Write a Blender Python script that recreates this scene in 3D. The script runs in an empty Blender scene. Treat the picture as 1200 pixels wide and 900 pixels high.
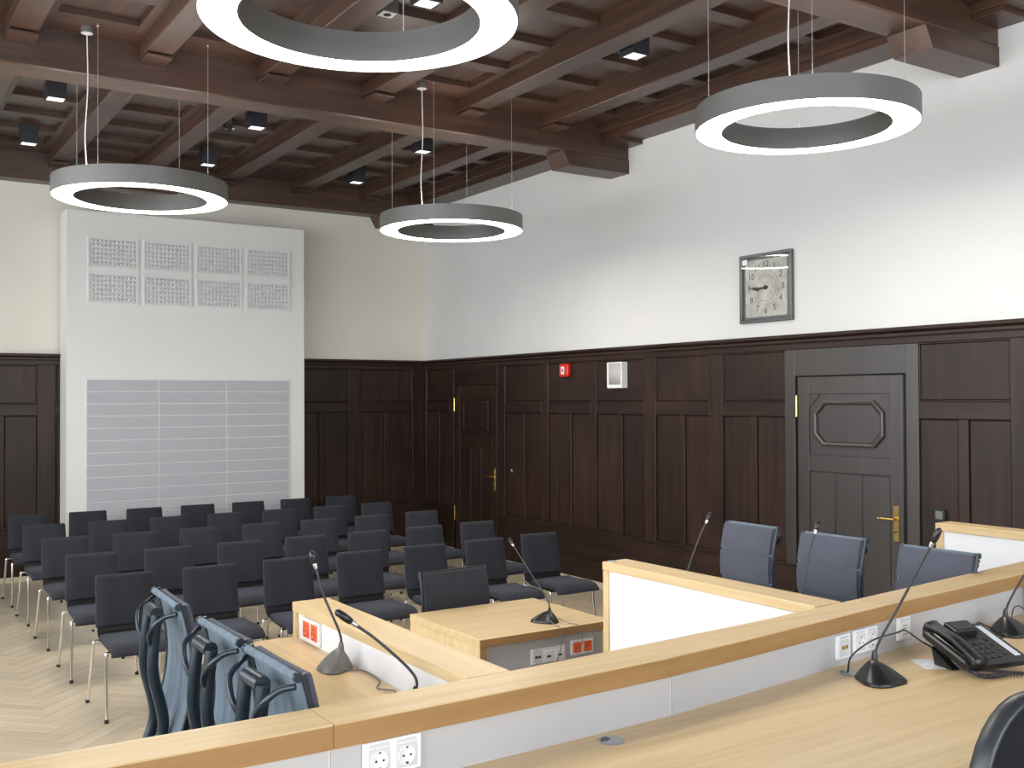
import bpy, bmesh, math, random
from mathutils import Vector, Matrix, Euler
random.seed(7)
R = math.radians
SC = bpy.context.scene
COL = SC.collection

# ------------------------------------------------------------------ camera
cam = bpy.data.cameras.new('camera'); camo = bpy.data.objects.new('camera', cam); COL.objects.link(camo)
cam.sensor_width = 36; cam.lens = 36 * 1208.38 / 1200; cam.clip_start = .05
_y, _p, _r = R(33.05), R(.834), R(-.2636)
_f = Vector((math.sin(_y)*math.cos(_p), math.cos(_y)*math.cos(_p), math.sin(_p)))
_ri = Vector((math.cos(_y), -math.sin(_y), 0)); _u = _ri.cross(_f)
_r2 = math.cos(_r)*_ri + math.sin(_r)*_u; _u2 = -math.sin(_r)*_ri + math.cos(_r)*_u
camo.matrix_world = Matrix(((_r2.x, _u2.x, -_f.x, 0), (_r2.y, _u2.y, -_f.y, 0), (_r2.z, _u2.z, -_f.z, 2.0), (0, 0, 0, 1)))
SC.camera = camo
# ------------------------------------------------------------------ sky, daylight, exposure
W = bpy.data.worlds.new('overcast_sky'); SC.world = W; W.use_nodes = True
bg = W.node_tree.nodes['Background']; bg.inputs[0].default_value = (.88, .94, 1.0, 1); bg.inputs[1].default_value = 4.2
SC.view_settings.view_transform = 'Standard'; SC.view_settings.look = 'None'
SC.view_settings.exposure = 1.45; SC.view_settings.gamma = 1; SC.view_settings.use_curve_mapping = False
RING_POWER = 11.0
XL, XR, YF, YB = -2.6, 6.76, -3.6, 12.586          # room walls
WIN = [-2.0, .4, 2.8, 5.2, 7.6, 10.0]               # window centres along the left wall
for wy in WIN:                                      # portals in the real window openings
    l = bpy.data.lights.new('window_portal', 'AREA'); l.shape = 'RECTANGLE'; l.size = 3.1; l.size_y = 1.5; l.cycles.is_portal = True
    o = bpy.data.objects.new('window_portal', l); COL.objects.link(o); o.location = (XL-.22, wy, 2.6); o.rotation_euler = (0, R(-90), 0)

FILL_WIN = [.2, 2.6, 5.0]                               # added unseen windows behind the photographer, brightening the faces turned to them
for wx in FILL_WIN:
    l = bpy.data.lights.new('window_portal', 'AREA'); l.shape = 'RECTANGLE'; l.size = 1.5; l.size_y = 3.1; l.cycles.is_portal = True
    o = bpy.data.objects.new('window_portal', l); COL.objects.link(o); o.location = (wx, YF-.22, 2.6); o.rotation_euler = (R(90), 0, 0)

# ------------------------------------------------------------------ materials
def mat(name, col, rough=.5, metal=0, spec=.5, emit=None, est=0):
    m = bpy.data.materials.new(name); m.use_nodes = True
    b = m.node_tree.nodes['Principled BSDF']
    b.inputs['Base Color'].default_value = (*col, 1); b.inputs['Roughness'].default_value = rough
    b.inputs['Metallic'].default_value = metal; b.inputs['Specular IOR Level'].default_value = spec
    if emit: b.inputs['Emission Color'].default_value = (*emit, 1); b.inputs['Emission Strength'].default_value = est
    return m
def nodes(m): return m.node_tree.nodes, m.node_tree.links, m.node_tree.nodes['Principled BSDF']
def wood(name, c1, c2, rough, axis, s=1.0, spec=.5, rand=0, bump=.04, tint=0):
    """wood with grain stretched along axis"""
    m = mat(name, c1, rough, 0, spec); N, L, B = nodes(m)
    tc = N.new('ShaderNodeTexCoord'); mp = N.new('ShaderNodeMapping'); L.new(tc.outputs['Object'], mp.inputs[0])
    sc = [22*s, 22*s, 22*s]; sc['xyz'.index(axis)] = 1.1*s; mp.inputs['Scale'].default_value = sc
    n = N.new('ShaderNodeTexNoise'); n.inputs['Scale'].default_value = 1; n.inputs['Detail'].default_value = 6; n.inputs['Roughness'].default_value = .6
    n.inputs['Distortion'].default_value = .4
    oi = N.new('ShaderNodeObjectInfo'); ge = N.new('ShaderNodeNewGeometry')
    va = N.new('ShaderNodeVectorMath'); va.operation = 'ADD'; L.new(mp.outputs[0], va.inputs[0])
    ad = N.new('ShaderNodeMath'); ad.operation = 'ADD'; L.new(oi.outputs['Random'], ad.inputs[0]); L.new(ge.outputs['Random Per Island'], ad.inputs[1])
    fr = N.new('ShaderNodeMath'); fr.operation = 'FRACT'; L.new(ad.outputs[0], fr.inputs[0])
    mu = N.new('ShaderNodeMath'); mu.operation = 'MULTIPLY'; mu.inputs[1].default_value = 37; L.new(fr.outputs[0], mu.inputs[0])
    L.new(mu.outputs[0], va.inputs[1]); L.new(va.outputs[0], n.inputs['Vector'])
    r = N.new('ShaderNodeValToRGB'); r.color_ramp.elements[0].position = .3; r.color_ramp.elements[1].position = .72
    r.color_ramp.elements[0].color = (*c2, 1); r.color_ramp.elements[1].color = (*c1, 1); L.new(n.outputs[0], r.inputs[0])
    out = r.outputs[0]
    if rand:
        h = N.new('ShaderNodeHueSaturation'); mr = N.new('ShaderNodeMapRange'); mr.inputs['To Min'].default_value = 1-rand; mr.inputs['To Max'].default_value = 1+rand
        L.new(fr.outputs[0], mr.inputs[0]); L.new(mr.outputs[0], h.inputs['Value']); L.new(out, h.inputs['Color']); out = h.outputs[0]
    if tint:                       # slow variation of the stain
        n2 = N.new('ShaderNodeTexNoise'); n2.inputs['Scale'].default_value = 1.7; L.new(tc.outputs['Object'], n2.inputs['Vector'])
        h2 = N.new('ShaderNodeHueSaturation'); m2 = N.new('ShaderNodeMapRange'); m2.inputs['From Min'].default_value = .3; m2.inputs['From Max'].default_value = .7
        m2.inputs['To Min'].default_value = 1-tint; m2.inputs['To Max'].default_value = 1+tint
        L.new(n2.outputs[0], m2.inputs[0]); L.new(m2.outputs[0], h2.inputs['Value']); L.new(out, h2.inputs['Color']); out = h2.outputs[0]
    L.new(out, B.inputs['Base Color'])
    bp = N.new('ShaderNodeBump'); bp.inputs['Strength'].default_value = bump; bp.inputs['Distance'].default_value = .01; L.new(n.outputs[0], bp.inputs['Height']); L.new(bp.outputs[0], B.inputs['Normal'])
    return m
def noisy(name, c, rough, amt=.05, s=6, bump=.0, bs=300, spec=.5):
    m = mat(name, c, rough, 0, spec); N, L, B = nodes(m)
    tc = N.new('ShaderNodeTexCoord'); n = N.new('ShaderNodeTexNoise'); n.inputs['Scale'].default_value = s; n.inputs['Detail'].default_value = 4
    L.new(tc.outputs['Object'], n.inputs['Vector']); r = N.new('ShaderNodeValToRGB')
    r.color_ramp.elements[0].color = (*[v*(1-amt) for v in c], 1); r.color_ramp.elements[1].color = (*[min(1, v*(1+amt)) for v in c], 1)
    r.color_ramp.elements[0].position = .3; r.color_ramp.elements[1].position = .7
    L.new(n.outputs[0], r.inputs[0]); L.new(r.outputs[0], B.inputs['Base Color'])
    if bump:
        n2 = N.new('ShaderNodeTexNoise'); n2.inputs['Scale'].default_value = bs; L.new(tc.outputs['Object'], n2.inputs['Vector'])
        bp = N.new('ShaderNodeBump'); bp.inputs['Strength'].default_value = bump; bp.inputs['Distance'].default_value = .003; L.new(n2.outputs[0], bp.inputs['Height']); L.new(bp.outputs[0], B.inputs['Normal'])
    return m
M = {}
M['plaster'] = noisy('white_plaster', (.73, .715, .695), .9, .02, 1.5, .15, 60)
M['plaster_warm'] = noisy('warm_plaster', (.76, .725, .635), .9, .02, 1.5, .15, 60)
M['box_white'] = noisy('painted_board', (.78, .765, .73), .7, .012, 2)
DK, DK2 = (.040, .0185, .0120), (.015, .0070, .0048)
M['dark_v'] = wood('dark_wainscot_upright_grain', DK, DK2, .42, 'z', .8, .35, .16, .05, .25)
M['dark_h'] = wood('dark_wainscot_level_grain', DK, DK2, .42, 'y', .8, .35, .14, .05, .2)
M['dark_x'] = wood('dark_wainscot_cross_grain', DK, DK2, .42, 'x', .8, .35, .14, .05, .2)
M['door_h'] = wood('dark_door_painted_sheen_level', (.040, .028, .0255), (.021, .0155, .014), .40, 'y', .8, .9, .1, .04, .15)  # wainscot wood with the grey window sheen put into its colour
M['door_v'] = wood('dark_door_painted_sheen', (.040, .028, .0255), (.021, .0155, .014), .40, 'z', .8, .9, .1, .04, .15)  # same painted sheen, upright grain, for the nearer door and its posts
CK, CK2 = (.092, .043, .025), (.036, .017, .0105)
M['ceil_x'] = wood('ceiling_wood_cross_grain', CK, CK2, .38, 'x', .8, .75, .15, .05, .15)
M['ceil_y'] = wood('ceiling_wood_long_grain', CK, CK2, .38, 'y', .8, .75, .15, .05, .15)
OK, OK2 = (.74, .56, .315), (.60, .42, .21)
M['oak_x'] = wood('oak_veneer_cross', OK, OK2, .33, 'x', 1.3, .45, .03, .02)
M['oak_y'] = wood('oak_veneer_long', OK, OK2, .33, 'y', 1.3, .45, .03, .02)
M['oak_z'] = wood('oak_veneer_upright', OK, OK2, .36, 'z', 1.3, .45, .03, .02)
M['oak_edge'] = wood('oak_edge_band', (.38, .22, .09), (.30, .165, .06), .4, 'x', 1.3, .4, .03, .02)
M['parquet'] = wood('washed_oak_parquet', (.58, .485, .355), (.48, .39, .275), .38, 'x', 1.2, .45, .07, .02)
M['joint_dark'] = mat('dark_joint', (.008, .005, .004), .7)
M['joint'] = mat('floor_joint', (.22, .16, .10), .8)
M['skirting'] = mat('light_skirting', (.62, .52, .38), .5)
M['white_lam'] = noisy('white_laminate', (.84, .84, .85), .45, .01, 3)
M['grey_lam'] = noisy('grey_laminate', (.47, .465, .47), .42, .02, 3)
M['platform'] = noisy('grey_carpet', (.16, .15, .15), .95, .1, 80)
def fabric(name, c, c2, scale=900):
    m = noisy(name, c, .85, .12, 5, .35, scale, .25); B = m.node_tree.nodes['Principled BSDF']
    B.inputs['Sheen Weight'].default_value = .14; B.inputs['Sheen Roughness'].default_value = .5; B.inputs['Sheen Tint'].default_value = (*c2, 1)
    return m
def folds(name, c, c2):
    m = fabric(name, c, c2); N, L, B = nodes(m)          # soft upright folds in the loose rear cover
    tc = N.new('ShaderNodeTexCoord'); mp = N.new('ShaderNodeMapping'); mp.inputs['Scale'].default_value = (16, 1, 1.6); n = N.new('ShaderNodeTexNoise'); n.inputs['Scale'].default_value = 1; n.inputs['Detail'].default_value = 1
    L.new(tc.outputs['Object'], mp.inputs[0]); L.new(mp.outputs[0], n.inputs['Vector']); bp = N.new('ShaderNodeBump'); bp.inputs['Distance'].default_value = .03; bp.inputs['Strength'].default_value = .8
    L.new(n.outputs[0], bp.inputs['Height']); L.new(bp.outputs[0], B.inputs['Normal']); return m
M['fabric'] = fabric('charcoal_fabric', (.026, .027, .035), (.5, .52, .62))
M['fabric_grey'] = fabric('slate_fabric', (.085, .088, .115), (.6, .65, .75))
M['fabric_mesh'] = folds('blue_grey_fabric', (.13, .165, .20), (.6, .7, .8))
M['shell'] = mat('black_shell', (.008, .008, .009), .55, 0, .25)
M['black'] = mat('black_plastic', (.012, .012, .013), .32)
M['dark_blue'] = mat('dark_painted_steel', (.012, .022, .032), .3)
M['leather'] = mat('black_leather', (.030, .033, .038), .36)
M['chrome'] = mat('chrome', (.80, .79, .77), .12, 1)
M['steel'] = mat('brushed_steel', (.52, .53, .54), .35, .9)
M['brass'] = mat('brass', (.72, .50, .17), .25, 1)
M['rubber'] = mat('rubber_foot', (.02, .02, .02), .7)
M['ring'] = mat('grey_anodised_housing', (.19, .185, .175), .45, .3)
M['glow'] = mat('ring_diffuser', (.9, .9, .85), .5, 0, .5, (1, .955, .86), RING_POWER)
M['up_glow'] = mat('ring_upper_diffuser', (.9, .9, .85), .5, 0, .5, (1, .94, .88), RING_POWER*.42)
M['spot_glow'] = mat('spot_lens', (.8, .8, .8), .3, 0, .5, (1, .97, .92), .55)
M['spot'] = mat('anthracite_spot', (.022, .024, .030), .5)
M['white'] = mat('white_plastic', (.82, .82, .82), .3)
M['white_dim'] = mat('grey_white_plastic', (.62, .63, .65), .35)
M['grille_grey'] = mat('speaker_cloth', (.45, .44, .42), .9, 0, .1)
M['orange'] = mat('orange_plastic', (.85, .13, .03), .35)
M['red'] = mat('red_plastic', (.62, .02, .015), .3)
M['wire'] = mat('suspension_wire', (.55, .55, .55), .4, .6)
M['cable'] = mat('clear_cable', (.75, .75, .75), .35)
M['cord'] = mat('dark_cord', (.03, .03, .035), .45)
M['cord_grey'] = mat('grey_cord', (.16, .16, .16), .5)
M['perf'] = noisy('perforated_grey_panel', (.46, .465, .49), .7, .05, 60)
M['diffuser'] = mat('plaster_diffuser', (.66, .66, .665), .7)
M['line'] = mat('white_joint_strip', (.74, .74, .74), .6)
M['clock_frame'] = mat('patinated_steel', (.13, .14, .14), .35, .7)
M['clock_face'] = noisy('silvered_dial', (.46, .45, .40), .32, .25, 14)
M['clock_ink'] = mat('dial_black', (.02, .02, .02), .5)
M['paper'] = noisy('printed_paper', (.70, .76, .84), .7, .15, 40)
M['lens_dark'] = mat('dark_lens', (.01, .01, .012), .1)
M['red_led'] = mat('phone_strip', (.62, .64, .68), .5)
M['glass'] = mat('window_glass', (.9, .95, .95), .02)
def thin_glass(m, refl):
    N, L, B = nodes(m); out = N['Material Output']
    t = N.new('ShaderNodeBsdfTransparent'); g = N.new('ShaderNodeBsdfGlossy'); g.inputs['Roughness'].default_value = .02
    fr = N.new('ShaderNodeFresnel'); fr.inputs[0].default_value = refl; x = N.new('ShaderNodeMixShader')
    ge = N.new('ShaderNodeNewGeometry'); mu = N.new('ShaderNodeMath'); mu.operation = 'MULTIPLY'; iv = N.new('ShaderNodeMath'); iv.operation = 'SUBTRACT'; iv.inputs[0].default_value = 1
    L.new(ge.outputs['Backfacing'], iv.inputs[1]); L.new(iv.outputs[0], mu.inputs[0]); L.new(fr.outputs[0], mu.inputs[1])
    L.new(mu.outputs[0], x.inputs[0]); L.new(t.outputs[0], x.inputs[1]); L.new(g.outputs[0], x.inputs[2]); L.new(x.outputs[0], out.inputs[0])
thin_glass(M['glass'], 1.45)
M['clock_glass'] = mat('clock_glass', (.9, .9, .9), .02); thin_glass(M['clock_glass'], 1.6)
M['window_frame'] = mat('white_window_frame', (.75, .75, .73), .4)

# ------------------------------------------------------------------ mesh helpers
class MB:
    def __init__(s): s.v = []; s.f = []; s.sm = []
    def add(s, vs, fs, smooth=False):
        n = len(s.v); s.v += [tuple(p) for p in vs]; s.f += [[n+i for i in f] for f in fs]; s.sm += [smooth]*len(fs); return s
    def box(s, x0, x1, y0, y1, z0, z1, mtx=None):
        vs = [(x, y, z) for x in (x0, x1) for y in (y0, y1) for z in (z0, z1)]
        if mtx: vs = [mtx @ Vector(v) for v in vs]
        return s.add(vs, [(0, 1, 3, 2), (4, 6, 7, 5), (0, 4, 5, 1), (2, 3, 7, 6), (0, 2, 6, 4), (1, 5, 7, 3)])
    def cbox(s, x0, x1, y0, y1, z0, z1, c=.003, mtx=None):      # chamfered box
        a = [(x0, x1), (y0, y1), (z0, z1)]; V = []; idx = {}
        for i in (0, 1):
            for j in (0, 1):
                for k in (0, 1):
                    for ax in range(3):
                        p = []
                        for q, b in enumerate((i, j, k)):
                            lo, hi = a[q]; v = hi if b else lo
                            if q != ax: v += -c if b else c
                            p.append(v)
                        idx[(i, j, k, ax)] = len(V); V.append(tuple(p))
        F = []
        for ax in range(3):
            u, w = [q for q in range(3) if q != ax]
            for b in (0, 1):
                def key(bu, bw):
                    t = [0, 0, 0]; t[ax] = b; t[u] = bu; t[w] = bw; return idx[(*t, ax)]
                F.append([key(0, 0), key(1, 0), key(1, 1), key(0, 1)])
        for ax in range(3):
            u, w = [q for q in range(3) if q != ax]
            for bu in (0, 1):
                for bw in (0, 1):
                    def k2(b, a2):
                        t = [0, 0, 0]; t[ax] = b; t[u] = bu; t[w] = bw; return idx[(*t, a2)]
                    F.append([k2(0, u), k2(1, u), k2(1, w), k2(0, w)])
        for i in (0, 1):
            for j in (0, 1):
                for k in (0, 1): F.append([idx[(i, j, k, 0)], idx[(i, j, k, 1)], idx[(i, j, k, 2)]])
        if mtx: V = [mtx @ Vector(v) for v in V]
        return s.add(V, F)
    def tube(s, pts, r, seg=8, cap=True):
        pts = [Vector(p) for p in pts]; rs = r if isinstance(r, (list, tuple)) else [r]*len(pts)
        V = []; F = []; up = None
        for i, p in enumerate(pts):
            t = (pts[min(i+1, len(pts)-1)] - pts[max(i-1, 0)]).normalized()
            if up is None: up = t.orthogonal().normalized()
            else: up = (up - t*up.dot(t)).normalized()
            b = t.cross(up)
            for k in range(seg):
                a = 2*math.pi*k/seg; V.append(p + (up*math.cos(a) + b*math.sin(a))*rs[i])
        for i in range(len(pts)-1):
            for k in range(seg): F.append([i*seg+k, i*seg+(k+1) % seg, (i+1)*seg+(k+1) % seg, (i+1)*seg+k])
        s.add(V, F, True)
        if cap: s.add(V[:seg], [list(range(seg))[::-1]]); s.add(V[-seg:], [list(range(seg))])
        return s
    def lathe(s, prof, seg=32, c=(0, 0, 0), mtx=None, smooth=True, close=False):
        V = []; F = []; n = len(prof)
        for k in range(seg):
            a = 2*math.pi*k/seg
            for r_, z in prof: V.append(Vector((c[0]+r_*math.cos(a), c[1]+r_*math.sin(a), c[2]+z)))
        for k in range(seg):
            for i in range(n if close else n-1):
                j = (i+1) % n; F.append([k*n+i, ((k+1) % seg)*n+i, ((k+1) % seg)*n+j, k*n+j])
        if mtx: V = [mtx @ v for v in V]
        return s.add(V, F, smooth)
    def prism(s, pts, d0, d1, fn, c=0, smooth=False):            # 2-D outline extruded, fn(u,v,d)->xyz, chamfer c
        n = len(pts); cx = sum(p[0] for p in pts)/n; cy = sum(p[1] for p in pts)/n
        w = max(p[0] for p in pts)-min(p[0] for p in pts); h = max(p[1] for p in pts)-min(p[1] for p in pts)
        def ins(p, q): return (cx+(p[0]-cx)*(1-2*q/w), cy+(p[1]-cy)*(1-2*q/h))
        rings = [(d0, c), (d0+c, 0), (d1-c, 0), (d1, c)] if c else [(d0, 0), (d1, 0)]
        if c and smooth: rings = [(d0, c), (d0+c*.3, c*.3), (d0+c, 0), (d1-c, 0), (d1-c*.3, c*.3), (d1, c)]
        V = [fn(*ins(p, q), d) for d, q in rings for p in pts]; F = []
        for i in range(len(rings)-1):
            for k in range(n): F.append([i*n+k, i*n+(k+1) % n, (i+1)*n+(k+1) % n, (i+1)*n+k])
        s.add(V, F, smooth); s.add(V[:n], [list(range(n))]); s.add(V[-n:], [list(range(n))]); return s
    def build(s, name, m, parent=None, loc=None, label=None):
        me = bpy.data.meshes.new(name); me.from_pydata(s.v, [], s.f); me.polygons.foreach_set('use_smooth', s.sm)
        bm = bmesh.new(); bm.from_mesh(me); bmesh.ops.recalc_face_normals(bm, faces=bm.faces); bm.to_mesh(me); bm.free()
        me.materials.append(M[m] if isinstance(m, str) else m)
        o = bpy.data.objects.new(name, me); COL.objects.link(o)
        if parent: o.parent = parent
        if loc: o.location = loc
        if label: o['label'] = label
        return o
def rrect(w, h, r, n=4, cx=0, cy=0):
    P = []
    for sx, sy, a0 in ((1, 1, 0), (-1, 1, 90), (-1, -1, 180), (1, -1, 270)):
        for k in range(n+1):
            a = R(a0+90*k/n); P.append((cx+sx*(w/2-r)+r*math.cos(a), cy+sy*(h/2-r)+r*math.sin(a)))
    return P
def spline(P, n=6):
    P = [Vector(p) for p in P]; Q = [P[0]*2-P[1]]+P+[P[-1]*2-P[-2]]; out = []
    for i in range(1, len(Q)-2):
        for k in range(n):
            t = k/n; a, b, c, d = Q[i-1:i+3]
            out.append(.5*((2*b)+(c-a)*t+(2*a-5*b+4*c-d)*t*t+(3*b-a-3*c+d)*t**3))
    return out+[P[-1]]
def thing(name, label, cat, loc=(0, 0, 0), rz=0, group=None, kind=None):
    o = bpy.data.objects.new(name, None); COL.objects.link(o); o.empty_display_size = .1
    o.location = loc; o.rotation_euler = (0, 0, rz)
    if label: o['label'] = label
    if cat: o['category'] = cat
    if group: o['group'] = group
    if kind: o['kind'] = kind
    return o
def tag(o, label, cat, group=None):
    o['label'] = label; o['category'] = cat
    if group: o['group'] = group
    return o
def struct(o, label, cat):
    o['kind'] = 'structure'; o['label'] = label; o['category'] = cat; return o
KIDS = {}
def dup(root, loc, rz=None, label=None, group=None):
    def cp(o, par):
        c = o.copy(); COL.objects.link(c)
        if par: c.parent = par
        for ch in o.children: cp(ch, c)
        return c
    c = cp(root, None); c.location = loc
    if rz is not None: c.rotation_euler = (0, 0, rz)
    if label: c['label'] = label
    if group: c['group'] = group
    return c
def BX(*a): return MB().box(*a)

# ------------------------------------------------------------------ floor
fl = struct(BX(XL-.1, XR+.3, YF-.1, YB+.3, -.12, -.014).build('floor', 'joint'), 'washed oak herringbone parquet floor under the rows of chairs', 'floor')
PW, PL = .12, .60; n_ = 5; cells = []
for m_ in range(-14, 15):
    for k in range(-110, 130):
        cells.append((k*PW+2*PL*m_, k*PW, 'h')); cells.append((PL+k*PW+2*PL*m_, (k-n_+1)*PW, 'v'))
c45 = math.sqrt(.5)
def plank_xy(u, v): return ((u-v)*c45+2.0, (u+v)*c45+6.0)
near = []; rest = MB(); g_ = .0012
pl_h = MB().cbox(-PL/2+g_, PL/2-g_, -PW/2+g_, PW/2-g_, -.014, 0, .0012)
pm = None; cand = []
for (u, v, t) in cells:
    cu, cv = (u+PL/2, v+PW/2) if t == 'h' else (u+PW/2, v+PL/2)
    x, y = plank_xy(cu, cv)
    if x < XL-.22 or x > XR+.22 or y < 1.9 or y > YB+.22: continue
    if t == 'h': ang = 45
    else: ang = 135
    d = math.hypot(x, y); depth = .545*x+.838*y; px = (.838*x-.545*y)/max(depth, .1)
    vis = px > -.52 and px < .12 and depth > 5.0
    cand.append((0 if vis else 1, depth, x, y, ang))
cand.sort()
for i, (nv, d, x, y, ang) in enumerate(cand):
    if i < 300:
        if pm is None: o = pl_h.build('parquet_plank', 'parquet', fl); pm = o
        else: o = pm.copy(); COL.objects.link(o); o.parent = fl
        o.location = (x, y, 0); o.rotation_euler = (0, 0, R(ang))
    else:
        q = Matrix.Translation((x, y, 0)) @ Matrix.Rotation(R(ang), 4, 'Z')
        rest.box(-PL/2+g_, PL/2-g_, -PW/2+g_, PW/2-g_, -.014, 0, q)
o = rest.build('parquet_field', 'parquet', fl); o['kind'] = 'stuff'
pf = MB().box(XL, XR, YF, 2.36, .001, .38).box(.2, 1.6, 2.36, 3.95, .001, .38).box(2.8, XR-.03, 2.36, 4.35, .001, .38)
struct(pf.build('platform', 'platform'), 'low grey carpeted platform under the benches, hidden behind them', 'platform')

# ------------------------------------------------------------------ walls
def wall_shell(name, m, lab, *bxs):
    b = MB()
    for q in bxs: b.box(*q)
    return struct(b.build(name, m), lab, 'wall')
HZ = 4.95
wr = wall_shell('wall_right', 'plaster', 'long right wall, white plaster above dark wood wainscot', (XR, XR+.25, YF-.25, YB+.25, -.1, HZ))
wb = wall_shell('wall_back', 'plaster_warm', 'far wall, warm white plaster above dark wainscot', (XL-.3, XR, YB, YB+.25, -.1, HZ))
fp = []; x0 = XL-.3
for wx in FILL_WIN:
    fp += [(x0, wx-.75, YF-.25, YF, -.1, HZ), (wx-.75, wx+.75, YF-.25, YF, -.1, 1.05), (wx-.75, wx+.75, YF-.25, YF, 4.15, HZ)]; x0 = wx+.75
fp.append((x0, XR, YF-.25, YF, -.1, HZ))
wf = wall_shell('wall_front', 'plaster', 'white wall behind the photographer, with windows added for fill light', *fp)
for i, wx in enumerate(FILL_WIN):  # frames and panes of the added fill windows
    w = MB()
    for (a, b, c, d) in ((-.75, -.68, 1.05, 4.15), (.68, .75, 1.05, 4.15), (-.68, .68, 1.05, 1.12), (-.68, .68, 4.08, 4.15), (-.03, .03, 1.12, 4.08), (-.68, -.03, 2.9, 2.96), (.03, .68, 2.9, 2.96)):
        w.box(wx+a, wx+b, YF-.2, YF-.13, c, d)
    o = struct(w.build('window_%d' % (i+7), 'window_frame'), 'tall white framed window added for fill light in the wall behind the bench, number %d from the left wall' % (i+1), 'window')
    BX(wx-.68, wx+.68, YF-.17, YF-.165, 1.12, 4.08).build('pane', 'glass', o)
piers = []; y0 = YF-.25
for wy in WIN:
    piers.append((XL-.3, XL, y0, wy-.75, -.1, HZ)); piers.append((XL-.3, XL, wy-.75, wy+.75, -.1, 1.05)); piers.append((XL-.3, XL, wy-.75, wy+.75, 4.15, HZ)); y0 = wy+.75
piers.append((XL-.3, XL, y0, YB+.25, -.1, HZ))
wl = wall_shell('wall_left', 'plaster', 'left wall with tall windows, outside the picture', *piers)
for i, wy in enumerate(WIN):
    w = MB()
    for (a, b, c, d) in ((wy-.75, wy-.68, 1.05, 4.15), (wy+.68, wy+.75, 1.05, 4.15), (wy-.68, wy+.68, 1.05, 1.12), (wy-.68, wy+.68, 4.08, 4.15), (wy-.03, wy+.03, 1.12, 4.08), (wy-.68, wy-.03, 2.9, 2.96), (wy+.03, wy+.68, 2.9, 2.96)):
        w.box(XL-.2, XL-.13, a, b, c, d)
    o = struct(w.build('window_%d' % (i+1), 'window_frame'), 'tall white framed window in the left wall, number %d from the camera end' % (i+1), 'window')
    BX(XL-.17, XL-.165, wy-.68, wy+.68, 1.12, 4.08).build('pane', 'glass', o)
    BX(XL-.13, XL+.06, wy-.8, wy+.8, 1.02, 1.05).build('sill', 'window_frame', o)

# wainscot on a wall. axis 'y' = right wall (faces -x), axis 'x' = back wall (faces -y)
CAP, MID1, MID0, UT, LB, = 2.53, 1.965, 1.84, 2.405, .595
def wains(wall, axis, plane, edges, panels, skip=(), mv='dark_v', mh='dark_h'):
    def bx(a, b, d0, d1, z0, z1, c=.004):
        m = MB()
        if axis == 'y': m.cbox(plane-d1, plane-d0, a, b, z0, z1, c)
        else: m.cbox(a, b, plane-d1, plane-d0, z0, z1, c)
        return m
    lo, hi = edges
    bx(lo, hi, -.001, .003, .0, CAP-.08, .0005).build('backing_board', 'joint_dark', wall)
    for (a, b) in panels:                                    # a<b
        bx(a+.012, b-.012, 0, .014, MID1+.012, UT-.012, .006).build('wainscot_panel', mv, wall)
        mid = (a+b)/2
        bx(a+.006, mid-.045, 0, .012, LB+.006, MID0-.006, .006).build('wainscot_panel', mv, wall)
        bx(mid+.045, b-.006, 0, .012, LB+.006, MID0-.006, .006).build('wainscot_panel', mv, wall)
        bx(mid-.04, mid+.04, 0, .026, LB, MID0).build('mullion', mv, wall)
        bx(a, b, 0, .030, MID0, MID1).build('cross_rail', mh, wall)
        for z0, z1 in ((MID1, MID1+.012), (UT-.012, UT)): bx(a, b, 0, .022, z0, z1, .003).build('bead', mh, wall)
        for p, q in ((a, a+.012), (b-.012, b)): bx(p, q, 0, .022, MID1+.012, UT-.012, .003).build('bead', mv, wall)
    s = sorted(panels); st = []
    prev = lo
    for a, b in s:
        st.append((prev, a)); prev = b
    st.append((prev, hi))
    for a, b in st:
        if b-a < .01 or any(a < k < b for k in skip): continue
        bx(a, b, 0, .030, LB, UT).build('stile', mv, wall)
    segs = [(lo, hi)]
    for (k0, k1) in DOORS if axis == 'y' else ():
        ns = []
        for a, b in segs:
            if k0 > a and k1 < b: ns += [(a, k0), (k1, b)]
            else: ns.append((a, b))
        segs = ns
    for a, b in segs:
        bx(a, b, 0, .032, .06, LB).build('dado_board', mh, wall)
        bx(a, b, 0, .045, LB-.012, LB+.008).build('dado_bead', mh, wall)
        bx(a, b, 0, .05, .0, .06).build('baseboard', 'skirting', wall)
    bx(lo, hi, 0, .030, UT, CAP-.07).build('top_rail', mh, wall)
    bx(lo, hi, 0, .055, CAP-.075, CAP-.035, .01).build('cap_moulding', mh, wall)
    bx(lo, hi, 0, .085, CAP-.035, CAP, .012).build('cap_shelf', mh, wall)
DOORS = [(4.90, 5.98), (10.67, 11.74)]
RP = [(11.855, 12.50), (9.738, 10.508), (8.806, 9.60), (7.924, 8.71), (7.005, 7.756), (6.089, 6.834), (4.070, 4.793)]
y = 3.93
while y > -3.2: RP.append((y-.74, y)); y -= .93
wains(wr, 'y', XR, (YF, YB), RP, skip=(5.4, 11.2))
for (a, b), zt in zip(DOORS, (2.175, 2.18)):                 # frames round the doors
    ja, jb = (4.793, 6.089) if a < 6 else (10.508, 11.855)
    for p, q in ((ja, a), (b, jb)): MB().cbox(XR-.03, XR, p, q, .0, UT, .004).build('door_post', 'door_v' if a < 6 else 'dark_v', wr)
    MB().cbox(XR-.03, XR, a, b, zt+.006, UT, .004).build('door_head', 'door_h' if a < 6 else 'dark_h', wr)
BP = []; x = 6.54
while x > -2.3: BP.append((x-.75, x)); x -= .94
wains(wb, 'x', YB, (XL, XR-.03), BP, mh='dark_x')

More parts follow.
